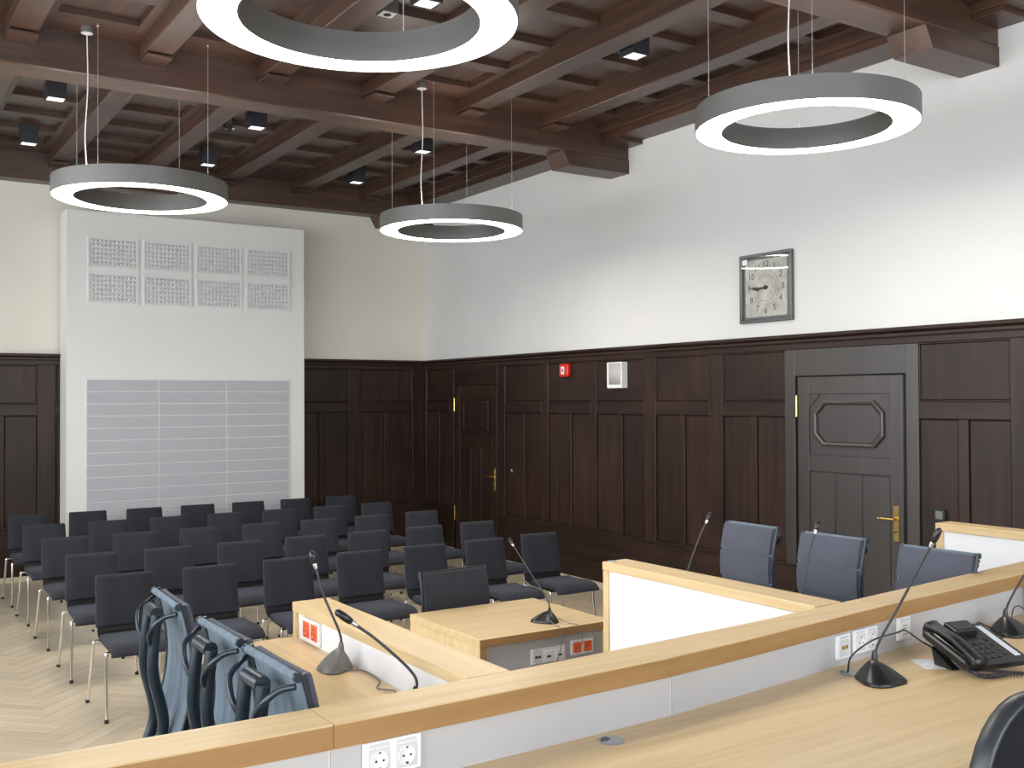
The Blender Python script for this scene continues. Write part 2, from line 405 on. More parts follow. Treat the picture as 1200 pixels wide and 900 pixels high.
def door(idx, y0, y1, zt, lab, hs, octa=True):
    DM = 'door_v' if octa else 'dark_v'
    X = XR; d = thing('door_%d' % idx, lab, 'door', (X, (y0+y1)/2, 0), 0, kind='structure')
    h = (y1-y0)/2-.006
    def lb(a, b, z0, z1, d0, d1, c=.004): return MB().cbox(-d1, -d0, a, b, z0, z1, c)
    lb(-h, h, .01, zt, -.01, .012).build('door_leaf', DM, d)
    mid = .0
    # stiles and rails proud of the leaf
    for a, b in ((-h, -h+.115), (h-.115, h)): lb(a, b, .01, zt, .012, .026, .003).build('door_stile', DM, d)
    for z0, z1 in ((.01, .25), (1.395, 1.53), (2.03, zt)): lb(-h+.115, h-.115, z0, z1, .012, .026, .003).build('door_rail', DM, d)
    iw = 2*(h-.115)
    for k in range(3): lb(-iw/2+k*iw/3+.006, -iw/2+(k+1)*iw/3-.006, .255, 1.39, .012, .018, .005).build('plank_panel', DM, d)
    # raised octagon
    cz = 1.79; W2, H2 = .34, .185; c = .09
    def oc(w, hh, cc): return [(w-cc, hh), (-w+cc, hh), (-w, hh-cc), (-w, -hh+cc), (-w+cc, -hh), (w-cc, -hh), (w, -hh+cc), (w, hh-cc)]
    fn = lambda u, v, dd: Vector((-dd, u, cz+v))
    if octa:
        rg = MB(); prof = [(0, .012), (.0, .034), (.014, .040), (.030, .036), (.036, .014)]
        V = []; F = []
        for q, dd in prof:
            for (u, v) in oc(W2-q, H2-q, c-q*.4): V.append(fn(u, v, dd))
        for i in range(len(prof)-1):
            for k in range(8): F.append([i*8+k, i*8+(k+1) % 8, (i+1)*8+(k+1) % 8, (i+1)*8+k])
        rg.add(V, F); rg.build('octagon_moulding', DM, d)
        MB().prism(oc(W2-.045, H2-.045, c-.02), .012, .017, fn).build('octagon_field', DM, d)
        for sy in (-1, 1):
            m = MB(); q = [(sy*(iw/2-.004), .232), (sy*(iw/2-.004), .13), (sy*(iw/2-.115), .232)]
            m.prism(q, .012, .020, fn).build('corner_piece', DM, d)
    else:
        for q0 in (.0,):
            for (a, b, z0, z1) in ((-.31, -.28, 1.62, 1.97), (.28, .31, 1.62, 1.97), (-.28, .28, 1.62, 1.65), (-.28, .28, 1.94, 1.97)):
                lb(a, b, z0, z1, .012, .028, .004).build('panel_moulding', DM, d)
    for z in (1.93, .52):
        hg = MB().tube([(-.038, h+.004, z-.085), (-.038, h+.004, z+.085)], .010, 8)
        for s_ in (-1, 1): hg.lathe([(0, -.006), (.013, -.006), (.013, .006), (0, .006)], 8, (-.038, h+.004, z+s_*.088))
        hg.build('hinge', 'brass', d)
    hy = -h+.062
    hp = MB().cbox(-.033, -.026, hy-.025, hy+.025, hs-.145, hs+.13, .003)
    o = hp.build('handle_plate', 'brass', d)
    hz = hs+.03
    lv = MB().tube([(-.03, hy, hz), (-.075, hy, hz)], .012, 10).tube(spline([(-.075, hy-.01, hz), (-.08, hy+.03, hz), (-.078, hy+.125, hz-.003)]), .010, 10)
    lv.build('handle', 'brass', o)
    MB().lathe([(0, 0), (.008, 0), (.008, .006), (0, .006)], 10, (0, 0, 0), Matrix.Translation((-.033, hy, hs-.07)) @ Matrix.Rotation(R(-90), 4, 'Y')).build('keyhole', 'black', o)
    return d
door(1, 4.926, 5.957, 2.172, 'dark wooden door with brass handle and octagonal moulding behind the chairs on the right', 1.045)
door(2, 10.69, 11.72, 2.175, 'nearly black wooden door with brass handle near the far corner', 1.02, False)

# ------------------------------------------------------------------ ceiling
ZD = 4.74
ce = struct(BX(XL-.3, XR+.25, YF-.25, YB+.25, 4.79, 5.0).build('ceiling', 'ceil_y'), 'dark brown coffered timber ceiling with crossing beams', 'ceiling')
MBY = [(-4.0, -3.6), (.10, .40), (4.14, 4.44), (8.17, 8.47), (12.34, YB)]
for a, b in MBY: MB().cbox(XL, XR-.001, a, b, 4.44, 4.84, .012).build('main_beam', 'ceil_x', ce)
BXC = [.136+.937*k for k in range(-2, 7)]
bays = [(-3.6, .10), (.40, 4.14), (4.44, 8.17), (8.47, 12.34)]
for a, b in bays:
    for cx in BXC:
        s = MB().cbox(cx-.10, cx+.10, a, b, 4.63, 4.84, .006).build('secondary_beam', 'ceil_y', ce)
        for (p, q) in ((a, a+.22), (b-.22, b)): MB().cbox(cx-.097, cx+.097, p, q, 4.598, 4.622, .004).build('end_block', 'ceil_y', s)
    # wall plate moulding along the right wall
    s = MB().cbox(6.42, XR-.001, a, b, 4.60, 4.84, .006).build('wall_plate', 'ceil_y', ce)
    MB().cbox(6.36, 6.42, a, b, 4.66, 4.84, .006).build('wall_plate_bead', 'ceil_y', s)
    for (p, q) in ((a, a+.22), (b-.22, b)): MB().cbox(6.44, XR-.001, p, q, 4.562, 4.602, .004).build('end_block', 'ceil_y', s)
    xs = [XL]+[v for cx in BXC for v in (cx-.10, cx+.10)]+[6.36]
    for i in range(0, len(xs), 2):
        x0, x1 = xs[i], xs[i+1]
        if x1-x0 < .2: continue
        for p, q in ((x0, x0+.09), (x1-.09, x1)): MB().box(p, q, a, b, ZD, 4.835).build('coffer_border', 'ceil_y', ce)
        yy = b-.39; MB().cbox(x0+.09, x1-.09, b-.39, b, ZD, 4.835, .003).build('coffer_rail', 'ceil_x', ce)
        while yy-.62 > a:
            yy -= .62; lo = max(a, yy) ; MB().cbox(x0+.09, x1-.09, lo, yy+.15, ZD, 4.835, .003).build('coffer_rail', 'ceil_x', ce)
# corbels under the main beams at the right wall
for a, b in MBY[1:]:
    b2 = min(b, YB)
    fn = lambda u, v, dd: Vector((u, dd, v))
    MB().prism([(5.93, 4.44), (6.01, 4.30), (XR, 4.30), (XR, 4.44)], a, b2, fn).build('corbel', 'ceil_x', ce)

# ------------------------------------------------------------------ white acoustic casing on back wall
YFc = 12.151
ca = thing('acoustic_casing', 'tall white painted casing with vents above and grey panel grid below, on far wall', 'wall casing', (3.45, YFc, 0))
def cw(x0, x1, z0, z1, y0, y1, c=.002): return MB().cbox(x0-3.45, x1-3.45, y0-YFc, y1-YFc, z0, z1, c)
cw(2.072, 4.826, .0, 4.12, YFc, YB-.04, .003).build('body', 'box_white', ca)
VX = [(2.288, 2.834), (2.886, 3.434), (3.486, 4.037), (4.087, 4.636)]
vp = None
for j, (z0, z1) in enumerate(((3.485, 3.84), (3.085, 3.44))):
    for (x0, x1) in VX:
        if vp is None:
            cx, cz = (x1-x0)/2, (z1-z0)/2
            fr = MB()
            for q in ((0, x1-x0, 0, .02), (0, x1-x0, z1-z0-.02, z1-z0), (0, .02, .02, z1-z0-.02), (x1-x0-.02, x1-x0, .02, z1-z0-.02)):
                fr.box(q[0], q[1], -.018, 0, q[2], q[3])
            vp = fr.build('vent_frame', 'box_white', ca); vp.location = (x0-3.45, 0, z0)
            BX(.02, x1-x0-.02, -.006, 0, .02, z1-z0-.02).build('vent_field', 'diffuser', vp)
            st = MB(); W_, H_ = x1-x0-.06, z1-z0-.06
            for a in range(11):
                for b in range(6):
                    px, pz = .03+W_*(a+.5)/11, .03+H_*(b+.5)/6; w, h = W_/22*.78, H_/12*.78
                    st.add([(px-w, -.006, pz-h), (px+w, -.006, pz-h), (px+w, -.006, pz+h), (px-w, -.006, pz+h), (px, -.030, pz)], [(0, 1, 4), (1, 2, 4), (2, 3, 4), (3, 0, 4)])
            o = st.build('vent_studs', 'diffuser', vp); o['kind'] = 'stuff'
        else:
            c = vp.copy(); COL.objects.link(c); c.parent = ca; c.location = (x0-3.45, 0, z0)
            for k in vp.children: d = k.copy(); COL.objects.link(d); d.parent = c
cw(2.262, 4.645, .20, 2.255, YFc-.006, YFc-.0002, .002).build('grid_backing', 'line', ca)
gx = [(2.282, 3.052), (3.066, 3.838), (3.852, 4.622)]
for r_ in range(15):
    zt = 2.236-.1365*r_
    for (x0, x1) in gx: cw(x0, x1, zt-.1265, zt, YFc-.014, YFc-.006, .002).build('grid_panel', 'perf', ca)
casing = ca

# ------------------------------------------------------------------ judges' bench (gently bent) : front line and rear line of the oak rail
FL = [(-2.5, 2.19), (.93, 2.172), (1.30, 2.178), (1.95, 2.203), (2.32, 2.24), (3.08, 2.334), (4.10, 2.43), (4.9, 2.51)]
RL = [(-2.5, 2.325), (.933, 2.318), (1.50, 2.335), (2.0, 2.365), (2.48, 2.40), (3.09, 2.462), (4.41, 2.612), (4.9, 2.665)]
def interp(L_, x):
    for (a, b), (c, d) in zip(L_, L_[1:]):
        if x <= c: return b+(d-b)*(x-a)/(c-a)
    return L_[-1][1]
def strip(xa, xb, fa, fb, z0, z1, step=.25, c=0):
    m = MB(); n = max(1, int((xb-xa)/step)); xs = [xa+(xb-xa)*i/n for i in range(n+1)]; V = []; F = []
    for i, x in enumerate(xs):
        ya, yb = fa(x), fb(x)
        cs = [(ya, z0+c), (ya, z1-c), (ya+c, z1), (yb-c, z1), (yb, z1-c), (yb, z0+c), (yb-c, z0), (ya+c, z0)] if c else [(ya, z0), (ya, z1), (yb, z1), (yb, z0)]
        V += [(x, p, q) for p, q in cs]; k = len(cs)
    for i in range(n):
        for j in range(k): F.append([i*k+j, i*k+(j+1) % k, (i+1)*k+(j+1) % k, (i+1)*k+j])
    F += [list(range(k)), list(range(n*k, n*k+k))]
    return m.add(V, F)
ZT, ZW = 1.27, 1.10
bench = thing('judges_bench', 'long oak bench rail with grey front panel and oak worktop in the foreground', 'bench', (1.5, 2.2, .38))
bench_inv = Matrix.Translation((-1.5, -2.2, -.38))
def bpart(m, name, mt, lab=None):
    m.v = [tuple(Vector(v)+Vector((-1.5, -2.2, -.38))) for v in m.v]; return m.build(name, mt, bench, None, lab)
f0 = lambda x: interp(FL, x); r0 = lambda x: interp(RL, x)
for xa, xb in ((-2.5, .930), (.933, 3.083), (3.086, 4.9)):
    bpart(strip(xa, xb, f0, r0, ZT-.056, ZT, .12, .0025), 'rail_cap', 'oak_x')
    bpart(strip(xa+.001, xb-.001, lambda x: f0(x)-.0015, lambda x: f0(x)+.002, ZT-.0555, ZT-.003, .12), 'edge_band', 'oak_edge')
for xa, xb in ((-2.5, .925), (.930, 1.975), (1.982, 4.85)):
    bpart(strip(xa, xb, lambda x: f0(x)+.014, lambda x: f0(x)+.032, ZW-.03, ZT-.056), 'front_panel', 'grey_lam')
bpart(strip(1.975, 1.982, lambda x: f0(x)+.018, lambda x: f0(x)+.032, ZW-.03, ZT-.056), 'joint_strip', 'white_lam')
bpart(strip(.925, .930, lambda x: f0(x)+.018, lambda x: f0(x)+.032, ZW-.03, ZT-.056), 'joint_strip', 'white_lam')
bpart(strip(-2.5, 4.85, lambda x: r0(x)-.085, lambda x: r0(x)-.062, .385, ZT-.056), 'outer_panel', 'grey_lam')
for xa, xb in ((-2.4, 3.198), (3.2, 4.095)):
    bpart(strip(xa, xb, lambda x: 1.53, lambda x: f0(x)+.030, ZW-.035, ZW, .25, .002), 'worktop', 'oak_x')
bpart(BX(3.198, 3.2005, 1.535, 2.33, ZW-.02, ZW+.0006), 'joint_strip', 'skirting')
bpart(BX(-2.3, 4.0, 1.75, 1.78, .40, ZW-.035), 'modesty_panel', 'grey_lam')
for x in (-2.3, -.5, .93, 2.5, 4.0): bpart(BX(x-.02, x+.02, 1.58, 2.18, .385, ZW-.035), 'support_panel', 'oak_z')
bpart(MB().cbox(4.10, 4.24, .5, 2.44, ZT-.056, ZT, .0025), 'return_cap', 'oak_y')
bpart(MB().box(4.112, 4.135, .5, 2.42, .385, ZT-.056), 'return_panel', 'grey_lam')

# clerk's desk (left wing)
dk = thing('clerk_desk', 'oak desk wing with raised ledge and white inner face beside the three tall-backed chairs', 'desk', (1.2, 3.0, .38))
def lpart(m, o, name, mt):
    L_ = o.location; m.v = [tuple(Vector(v)-L_) for v in m.v]; return m.build(name, mt, o)
lpart(MB().cbox(1.372, 1.512, 2.338, 3.575, ZT-.032, ZT, .0025), dk, 'ledge_cap', 'oak_y')
lpart(MB().cbox(1.374, 1.512, 3.545, 3.573, .385, ZT-.032, .002), dk, 'end_panel', 'oak_z')
lpart(BX(1.385, 1.40, 2.34, 3.545, 1.10, ZT-.032), dk, 'ledge_face', 'white_lam')
lpart(BX(1.48, 1.505, 2.34, 3.545, .385, ZT-.032), dk, 'outer_face', 'white_lam')
lpart(MB().cbox(.985, 1.386, 2.338, 3.573, 1.11, 1.145, .002), dk, 'worktop', 'oak_y')
for yy in (2.36, 3.53): lpart(BX(1.02, 1.37, yy-.015, yy+.015, .385, 1.11), dk, 'support_panel', 'oak_z')
# counsel's desk (white-faced wing)
cd = thing('counsel_desk', 'oak framed desk screen with large white face in front of the grey chairs', 'desk', (3.1, 3.1, 0))
lpart(MB().cbox(2.862, 3.002, 2.46, 3.665, ZT-.038, ZT, .0025), cd, 'screen_cap', 'oak_y')
lpart(MB().cbox(2.864, 3.002, 3.625, 3.663, .002, ZT-.038, .002), cd, 'end_post', 'oak_z')
lpart(BX(2.872, 2.89, 2.46, 3.625, .02, ZT-.038), cd, 'screen_face', 'white_lam')
lpart(BX(2.98, 3.0, 2.46, 3.625, .385, ZT-.038), cd, 'inner_face', 'white_lam')
lpart(MB().cbox(3.0, 3.50, 2.52, 3.663, 1.085, 1.12, .002), cd, 'worktop', 'oak_y')
lpart(BX(3.04, 3.46, 3.62, 3.65, .385, 1.085), cd, 'support_panel', 'oak_z')
lpart(MB().lathe([(0, 0), (.02, 0), (.02, .004), (0, .004)], 14, (2.89, 3.63, ZT)), cd, 'cable_cap', 'steel')
# far right wing
rd = thing('side_desk', 'oak framed white desk screen at the right edge beyond the third grey chair', 'desk', (5.4, 3.0, .38))
lpart(MB().cbox(5.327, 5.467, 1.2, 3.69, ZT-.045, ZT, .0025), rd, 'screen_cap', 'oak_y')
lpart(MB().cbox(5.329, 5.467, 3.64, 3.688, .385, ZT-.045, .002), rd, 'end_post', 'oak_z')
lpart(BX(5.338, 5.355, 1.2, 3.64, .40, ZT-.045), rd, 'screen_face', 'white_lam')
lpart(BX(5.44, 5.46, 1.2, 3.64, .40, ZT-.045), rd, 'outer_face', 'white_lam')
# witness desk
wd = thing('witness_desk', 'box shaped oak desk with grey recessed front and microphone, alone in the middle', 'desk', (3.14, 4.87, 0))
lpart(MB().cbox(2.715, 3.565, 4.485, 5.25, .737, .78, .0025), wd, 'desktop', 'oak_x')
for a, b in ((2.717, 2.757), (3.523, 3.563)): lpart(MB().cbox(a, b, 4.487, 5.248, .0, .737, .002), wd, 'side_panel', 'oak_z')
lpart(BX(2.717, 3.563, 4.4835, 4.486, .738, .777), wd, 'edge_band', 'oak_edge')
for a, b in ((2.718, 2.756), (3.524, 3.562)): lpart(BX(a, b, 4.4835, 4.488, 0, .737), wd, 'edge_band', 'oak_edge')
lpart(BX(2.757, 3.523, 4.515, 4.535, .05, .737), wd, 'recessed_panel', 'grey_lam')
lpart(BX(2.757, 3.523, 4.50, 5.23, .05, .08), wd, 'bottom_panel', 'oak_x')

# ------------------------------------------------------------------ sockets
def outlet(name, lab, cat, loc, rz, kinds, tilt_group=None):
    """plate lies in local xz plane, facing -y; centred on loc"""
    t = thing(name, lab, cat, loc, rz, tilt_group); n = len(kinds); w = .081+.071*(n-1)
    fnz = lambda u, v, d: Vector((u, -d, v))
    MB().prism(rrect(w, .081, .004, 3), 0, .011, fnz, .0025).build('frame', 'white', t)
    for i, k in enumerate(kinds):
        cx = -w/2+.0405+.071*i; mt = 'orange' if k == 'o' else ('white_dim' if k in 'sdb' else 'white')
        ins = MB().prism(rrect(.055, .055, .003, 3, cx, -.004 if k != 'o' else 0), .010, .0135, fnz, .001).build('insert', mt, t)
        if k in 'sdgb': MB().prism(rrect(.052, .008, .001, 2, cx, .031), .0105, .013, fnz).build('label_strip', 'white_dim', t)
        rot = Matrix.Translation((cx, -.0138, -.004)) @ Matrix.Rotation(R(90), 4, 'X')
        if k in 'so':
            MB().lathe([(.023, .0), (.0215, .002), (.020, .0003), (.0, .0002)], 24, (0, 0, 0), rot).build('well', mt if k == 'o' else 'white', ins)
            h = MB()
            for s_ in (-1, 1): h.lathe([(0, .001), (.003, .001)], 10, (0, 0, 0), Matrix.Translation((cx+s_*.0095, -.0142, -.004)) @ Matrix.Rotation(R(90), 4, 'X'))
            h.box(cx-.002, cx+.002, -.016, -.0138, .013, .017).box(cx-.003, cx+.003, -.016, -.0138, -.024, -.019)
            h.build('contacts', 'clock_ink', ins)
        elif k == 'd':
            h = MB().box(cx-.017, cx-.003, -.0155, -.0135, -.008, .004).box(cx+.003, cx+.017, -.0155, -.0135, -.008, .004); h.build('data_port', 'clock_ink', ins)
        elif k == 'b':
            h = MB().box(cx-.017, cx-.003, -.0155, -.0135, -.008, .004).box(cx+.003, cx+.017, -.0155, -.0135, -.008, .004); h.build('data_port', 'brass', ins)
        elif k == 'u':
            MB().box(cx-.012, cx+.012, -.0155, -.0135, -.012, -.002).build('data_port', 'clock_ink', ins)
        elif k == 'g':
            h = MB()
            for q in range(4): h.box(cx-.014, cx+.014, -.0148, -.0135, -.02+q*.010, -.018+q*.010)
            h.build('grille', 'cord_grey', ins)
    return t
def face(x, z, off=0): return (x, f0(x)+.014, z)
ang = lambda x: math.atan2(f0(x+.1)-f0(x-.1), .2)
outlet('double_socket', 'white double socket on the bench panel in the left foreground', 'socket', face(1.081, 1.170), ang(1.081), 'ss')
outlet('data_socket', 'white single socket with two gold data ports behind the nearest microphone', 'socket', face(2.823, 1.164), ang(2.82), 'b')
outlet('double_socket', 'white double socket directly behind the neck of the nearest microphone', 'socket', face(2.958, 1.166), ang(2.95), 'ss')
outlet('single_socket', 'white single grille plate between the double socket and the telephone', 'socket', face(3.205, 1.170), ang(3.2), 'g')
outlet('double_socket', 'orange double socket on the white ledge of the left desk wing', 'socket', (1.385, 3.41, 1.193), R(-90), 'oo')
outlet('triple_socket', 'white triple socket strip on the witness desk front', 'socket', (3.155, 4.515, .641), 0, 'duu')
outlet('double_socket', 'orange double socket on the witness desk front', 'socket', (3.379, 4.515, .655), 0, 'oo')

def grommet(loc, lab):
    t = thing('cable_grommet', lab, 'grommet', loc)
    MB().lathe([(.030, 0), (.031, .002), (.036, .002), (.037, 0)], 28).lathe([(0, .0015), (.030, .0015)], 28).build('lid', 'steel', t)
    MB().prism([(-.03, 0.004), (-.014, .026), (.006, .029), (.008, .010), (-.004, .003)], .0016, .0026, lambda u, v, d: Vector((u, v, d))).build('cable_opening', 'lens_dark', t)
grommet((1.70, 2.145, ZW), 'round steel cable grommet in the worktop in the foreground')
grommet((2.76, 2.235, ZW), 'steel cable grommet at the foot of the cable by the nearest microphone')

# ------------------------------------------------------------------ microphones
def mic(lab, base, rz, neck, tip_len=.05, col='black', s=1.0, hs=1.0):
    """base = foot centre, neck = list of world points from base top to head"""
    t = thing('microphone', lab, 'microphone', base, rz, None)
    fn = None; V = []; F = []; n = 28; lev = [(1.0, 0), (1.02, .006), (.92, .015), (.66, .034), (.36, .052), (.15, .062)]
    for q, z in lev:
        for k in range(n):
            a = 2*math.pi*k/n
            rr = .074*s*(1+.13*math.cos(3*(a-R(90)))) * (1 if q > .9 else 1)
            V.append((rr*q*math.cos(a)*1.02, rr*q*math.sin(a)+(1-q)*.028*s, z*s*hs))
    for i in range(len(lev)-1):
        for k in range(n): F.append([i*n+k, i*n+(k+1) % n, (i+1)*n+(k+1) % n, (i+1)*n+k])
    F.append([(len(lev)-1)*n+k for k in range(n)]); F.append(list(range(n))[::-1])
    MB().add(V, F, True).build('foot', col, t)
    MB().lathe([(0, .001), (.010, .001), (.009, .003), (0, .004)], 14, (0, 0, 0), Matrix.Translation((0, -.040*s, .021*s*hs)) @ Matrix.Rotation(R(28), 4, 'X')).build('talk_button', 'cord_grey', t)
    inv = (Matrix.Translation(base) @ Matrix.Rotation(rz, 4, 'Z')).inverted()
    P = [inv @ Vector(p) for p in neck]; S = spline(P, 8)
    MB().lathe([(.011, 0), (.009, .022), (.006, .034)], 12, (P[0].x, P[0].y, P[0].z-.008)).build('collar', col, t)
    MB().tube(S, .0042, 8).build('gooseneck', 'cord', t)
    d = (S[-1]-S[-3]).normalized(); e = S[-1]
    MB().tube([e-d*.014, e, e+d*.004], [.0055, .0075, .007], 10).build('head_ring', 'steel', t)
    MB().tube([e+d*.004, e+d*.008, e+d*.028, e+d*(tip_len-.006), e+d*tip_len], [.006, .010, .0115, .010, .004], 12).build('mic_head', 'black', t)
    return t
def V3(*a): return Vector(a)
def line_neck(a, b, bendp): return [a]+bendp+[b]
mic('black gooseneck microphone nearest the camera, in front of the white sockets', (2.76, 2.115, ZW), 0, [(2.80, 2.165, 1.155), (2.81, 2.155, 1.21), (2.83, 2.09, 1.34), (2.85, 1.985, 1.545)], .055)
mic('black microphone cut by the right edge, behind the telephone', (3.73, 2.26, ZW), 0, [(3.77, 2.31, 1.155), (3.78, 2.30, 1.21), (3.80, 2.235, 1.34), (3.82, 2.12, 1.50)], .055)
mic('gooseneck microphone on the witness desk in the middle', (3.245, 4.655, .78), R(180), [(3.25, 4.63, .835), (3.255, 4.66, .90), (3.27, 4.86, 1.03), (3.272, 5.03, 1.155)], .05)
mic('grey footed gooseneck microphone on the left desk wing by the orange socket', (1.312, 3.055, 1.145), R(-90), [(1.335, 3.055, 1.205), (1.332, 3.06, 1.26), (1.29, 3.09, 1.38), (1.268, 3.105, 1.475)], .045, 'ring', .72, hs=1.5)
mic('low leaning gooseneck microphone rising behind the bench rail on the left desk wing', (1.27, 2.50, 1.145), R(-90), [(1.31, 2.50, 1.195), (1.32, 2.53, 1.245), (1.25, 2.60, 1.33), (1.185, 2.63, 1.385)], .06, 'black', .7)
mic('thin gooseneck microphone left of the first grey chair behind the white screen', (3.20, 3.50, 1.12), R(90), [(3.22, 3.50, 1.17), (3.225, 3.50, 1.22), (3.29, 3.50, 1.35), (3.345, 3.50, 1.435)], .045)
mic('thin gooseneck microphone in front of the second grey chair', (3.22, 2.86, 1.12), R(90), [(3.25, 2.86, 1.17), (3.255, 2.86, 1.22), (3.30, 2.865, 1.36), (3.345, 2.868, 1.455)], .045)
# cords
def cord(lab, pts, r=.0022, m='cord_grey', name='microphone_cable', cat='cable'):
    p0 = Vector(pts[0]); q = MB().tube(spline([Vector(p)-p0 for p in pts], 8), r, 7); o = q.build(name, m); o.location = p0; return tag(o, lab, cat)
cord('thin cable coiling across the left desk wing from the grey microphone', [(1.33, 3.02, 1.149), (1.375, 2.98, 1.151), (1.37, 2.85, 1.149), (1.33, 2.78, 1.149), (1.36, 2.72, 1.149), (1.29, 2.66, 1.149), (1.31, 2.58, 1.149), (1.335, 2.52, 1.149)])
cord('left cable hanging over the witness desk front edge', [(3.225, 4.60, .80), (3.22, 4.53, .785), (3.215, 4.478, .775), (3.215, 4.472, .70), (3.21, 4.49, .63), (3.21, 4.503, .60)])
cord('right cable hanging over the witness desk front edge to the orange socket', [(3.29, 4.60, .80), (3.31, 4.53, .785), (3.34, 4.478, .775), (3.355, 4.472, .70), (3.35, 4.485, .66), (3.345, 4.50, .64)])
cord('black cable arching from the worktop grommet to the telephone', [(2.755, 2.235, 1.103), (2.757, 2.22, 1.16), (2.80, 2.17, 1.215), (2.87, 2.13, 1.238), (2.93, 2.15, 1.235), (3.02, 2.19, 1.205), (3.12, 2.22, 1.16), (3.17, 2.20, 1.13)], .003, 'cord', 'telephone_cable')
cord('short cable looping from the microphone behind the telephone', [(3.70, 2.33, 1.115), (3.64, 2.34, 1.14), (3.60, 2.31, 1.13), (3.62, 2.25, 1.104), (3.665, 2.23, 1.104)], .0025, 'cord')
cord('thin dark cable leaving the right microphone along the bench panel', [(3.79, 2.30, 1.13), (3.86, 2.33, 1.17), (3.93, 2.34, 1.165), (4.02, 2.33, 1.105), (4.06, 2.2, 1.104)], .0025, 'cord')

# ------------------------------------------------------------------ telephone
ph = thing('telephone', 'black desk telephone with handset and white key strip on the worktop', 'telephone', (3.175, 2.055, ZW), R(-12))
TM = Matrix.Translation((0, -.10, .012)) @ Matrix.Rotation(R(20), 4, 'X')
def tb(*a, c=.004): return MB().cbox(*a, c, TM)
fz = lambda u, v, d: TM @ Vector((u, v, d))
MB().prism(rrect(.26, .225, .02, 4, 0, .115), 0, .030, fz, .006).build('body', 'black', ph)
tb(-.115, -.055, .02, .21, .029, .034).build('handset_cradle', 'lens_dark', ph)
hs = [(-.092, .000, .040), (-.092, .04, .048), (-.092, .115, .053), (-.092, .19, .048), (-.092, .228, .040)]
m_ = MB(); S_ = spline(hs, 6); V = []; F = []
for i, p in enumerate(S_):
    e = abs(i/(len(S_)-1)*2-1); w = .023+.008*e**2; h = .011+.013*e**3
    for k in range(12):
        a = 2*math.pi*k/12; cu = math.copysign(abs(math.cos(a))**.6, math.cos(a)); sv = math.copysign(abs(math.sin(a))**.6, math.sin(a))
        V.append(TM @ Vector((p.x+w*cu, p.y, p.z-.008*e+h*sv)))
for i in range(len(S_)-1):
    for k in range(12): F.append([i*12+k, i*12+(k+1) % 12, (i+1)*12+(k+1) % 12, (i+1)*12+k])
F += [list(range(12)), [len(V)-12+k for k in range(12)]]
m_.add(V, F, True).build('handset', 'black', ph)
MB().cbox(-.045, .055, .16, .222, .028, .050, .004, TM).build('display_housing', 'black', ph)
MB().cbox(-.035, .045, .168, .214, .0495, .0515, .001, TM).build('display', 'lens_dark', ph)
MB().cbox(.085, .110, .025, .205, .0295, .0315, .001, TM).build('key_strip', 'red_led', ph, None, 'white paper key strip')
ky = None
for i in range(4):
    for j in range(3):
        if ky is None: ky = MB().cbox(-.008, .008, -.006, .006, 0, .005, .002, Matrix.Rotation(R(24), 4, 'X')).build('key', 'cord', ph); k_ = ky
        else: k_ = ky.copy(); COL.objects.link(k_); k_.parent = ph
        k_.location = TM @ Vector((-.025+j*.026, .035+i*.026, .029))
for i in range(4):
    k_ = ky.copy(); COL.objects.link(k_); k_.parent = ph; k_.location = TM @ Vector((.06, .045+i*.028, .029))
MB().cbox(-.02, .10, .075, .083, .001, .062, .002).build('stand', 'black', ph)
sd = MB(); V = [(-.115, -.02, .004), (-.115, .06, .004), (-.115, .075, .06), (-.085, -.02, .004), (-.085, .06, .004), (-.085, .075, .06)]
sd.add(V, [(0, 1, 2), (3, 5, 4), (0, 3, 4, 1), (1, 4, 5, 2), (2, 5, 3, 0)]).build('side_foot', 'black', ph)
# coiled cord
cp = spline([(3.035, 1.99, 1.125), (3.045, 1.95, 1.112), (3.08, 1.93, 1.11), (3.14, 1.915, 1.11), (3.20, 1.88, 1.11), (3.24, 1.83, 1.11)], 30)
cc = []; 
for i, p in enumerate(cp):
    t_ = (cp[min(i+1, len(cp)-1)]-cp[max(i-1, 0)]).normalized(); u_ = V3(0, 0, 1); w_ = t_.cross(u_)
    a = i*1.25; cc.append(p+(u_*math.cos(a)+w_*math.sin(a))*.0065)
o0 = cc[0].copy(); o = MB().tube([p-o0 for p in cc], .0022, 5).build('handset_cord', 'cord'); o.location = o0
tag(o, 'coiled black handset cord lying on the worktop before the telephone', 'cord')
cord('flat black cable running off the worktop at the right edge by the coiled cord', [(3.10, 2.03, 1.112), (3.17, 1.95, 1.106), (3.24, 1.87, 1.105), (3.30, 1.78, 1.105), (3.34, 1.66, 1.105)], .005, 'cord', 'telephone_lead')
pp = BX(-.09, .09, -.06, .06, 0, .0012).build('paper_sheet', 'paper'); pp.location = (3.12, 2.135, ZW+.0006); pp.rotation_euler = (0, 0, R(-30))
tag(pp, 'blue and white printed sheet partly under the telephone', 'paper')

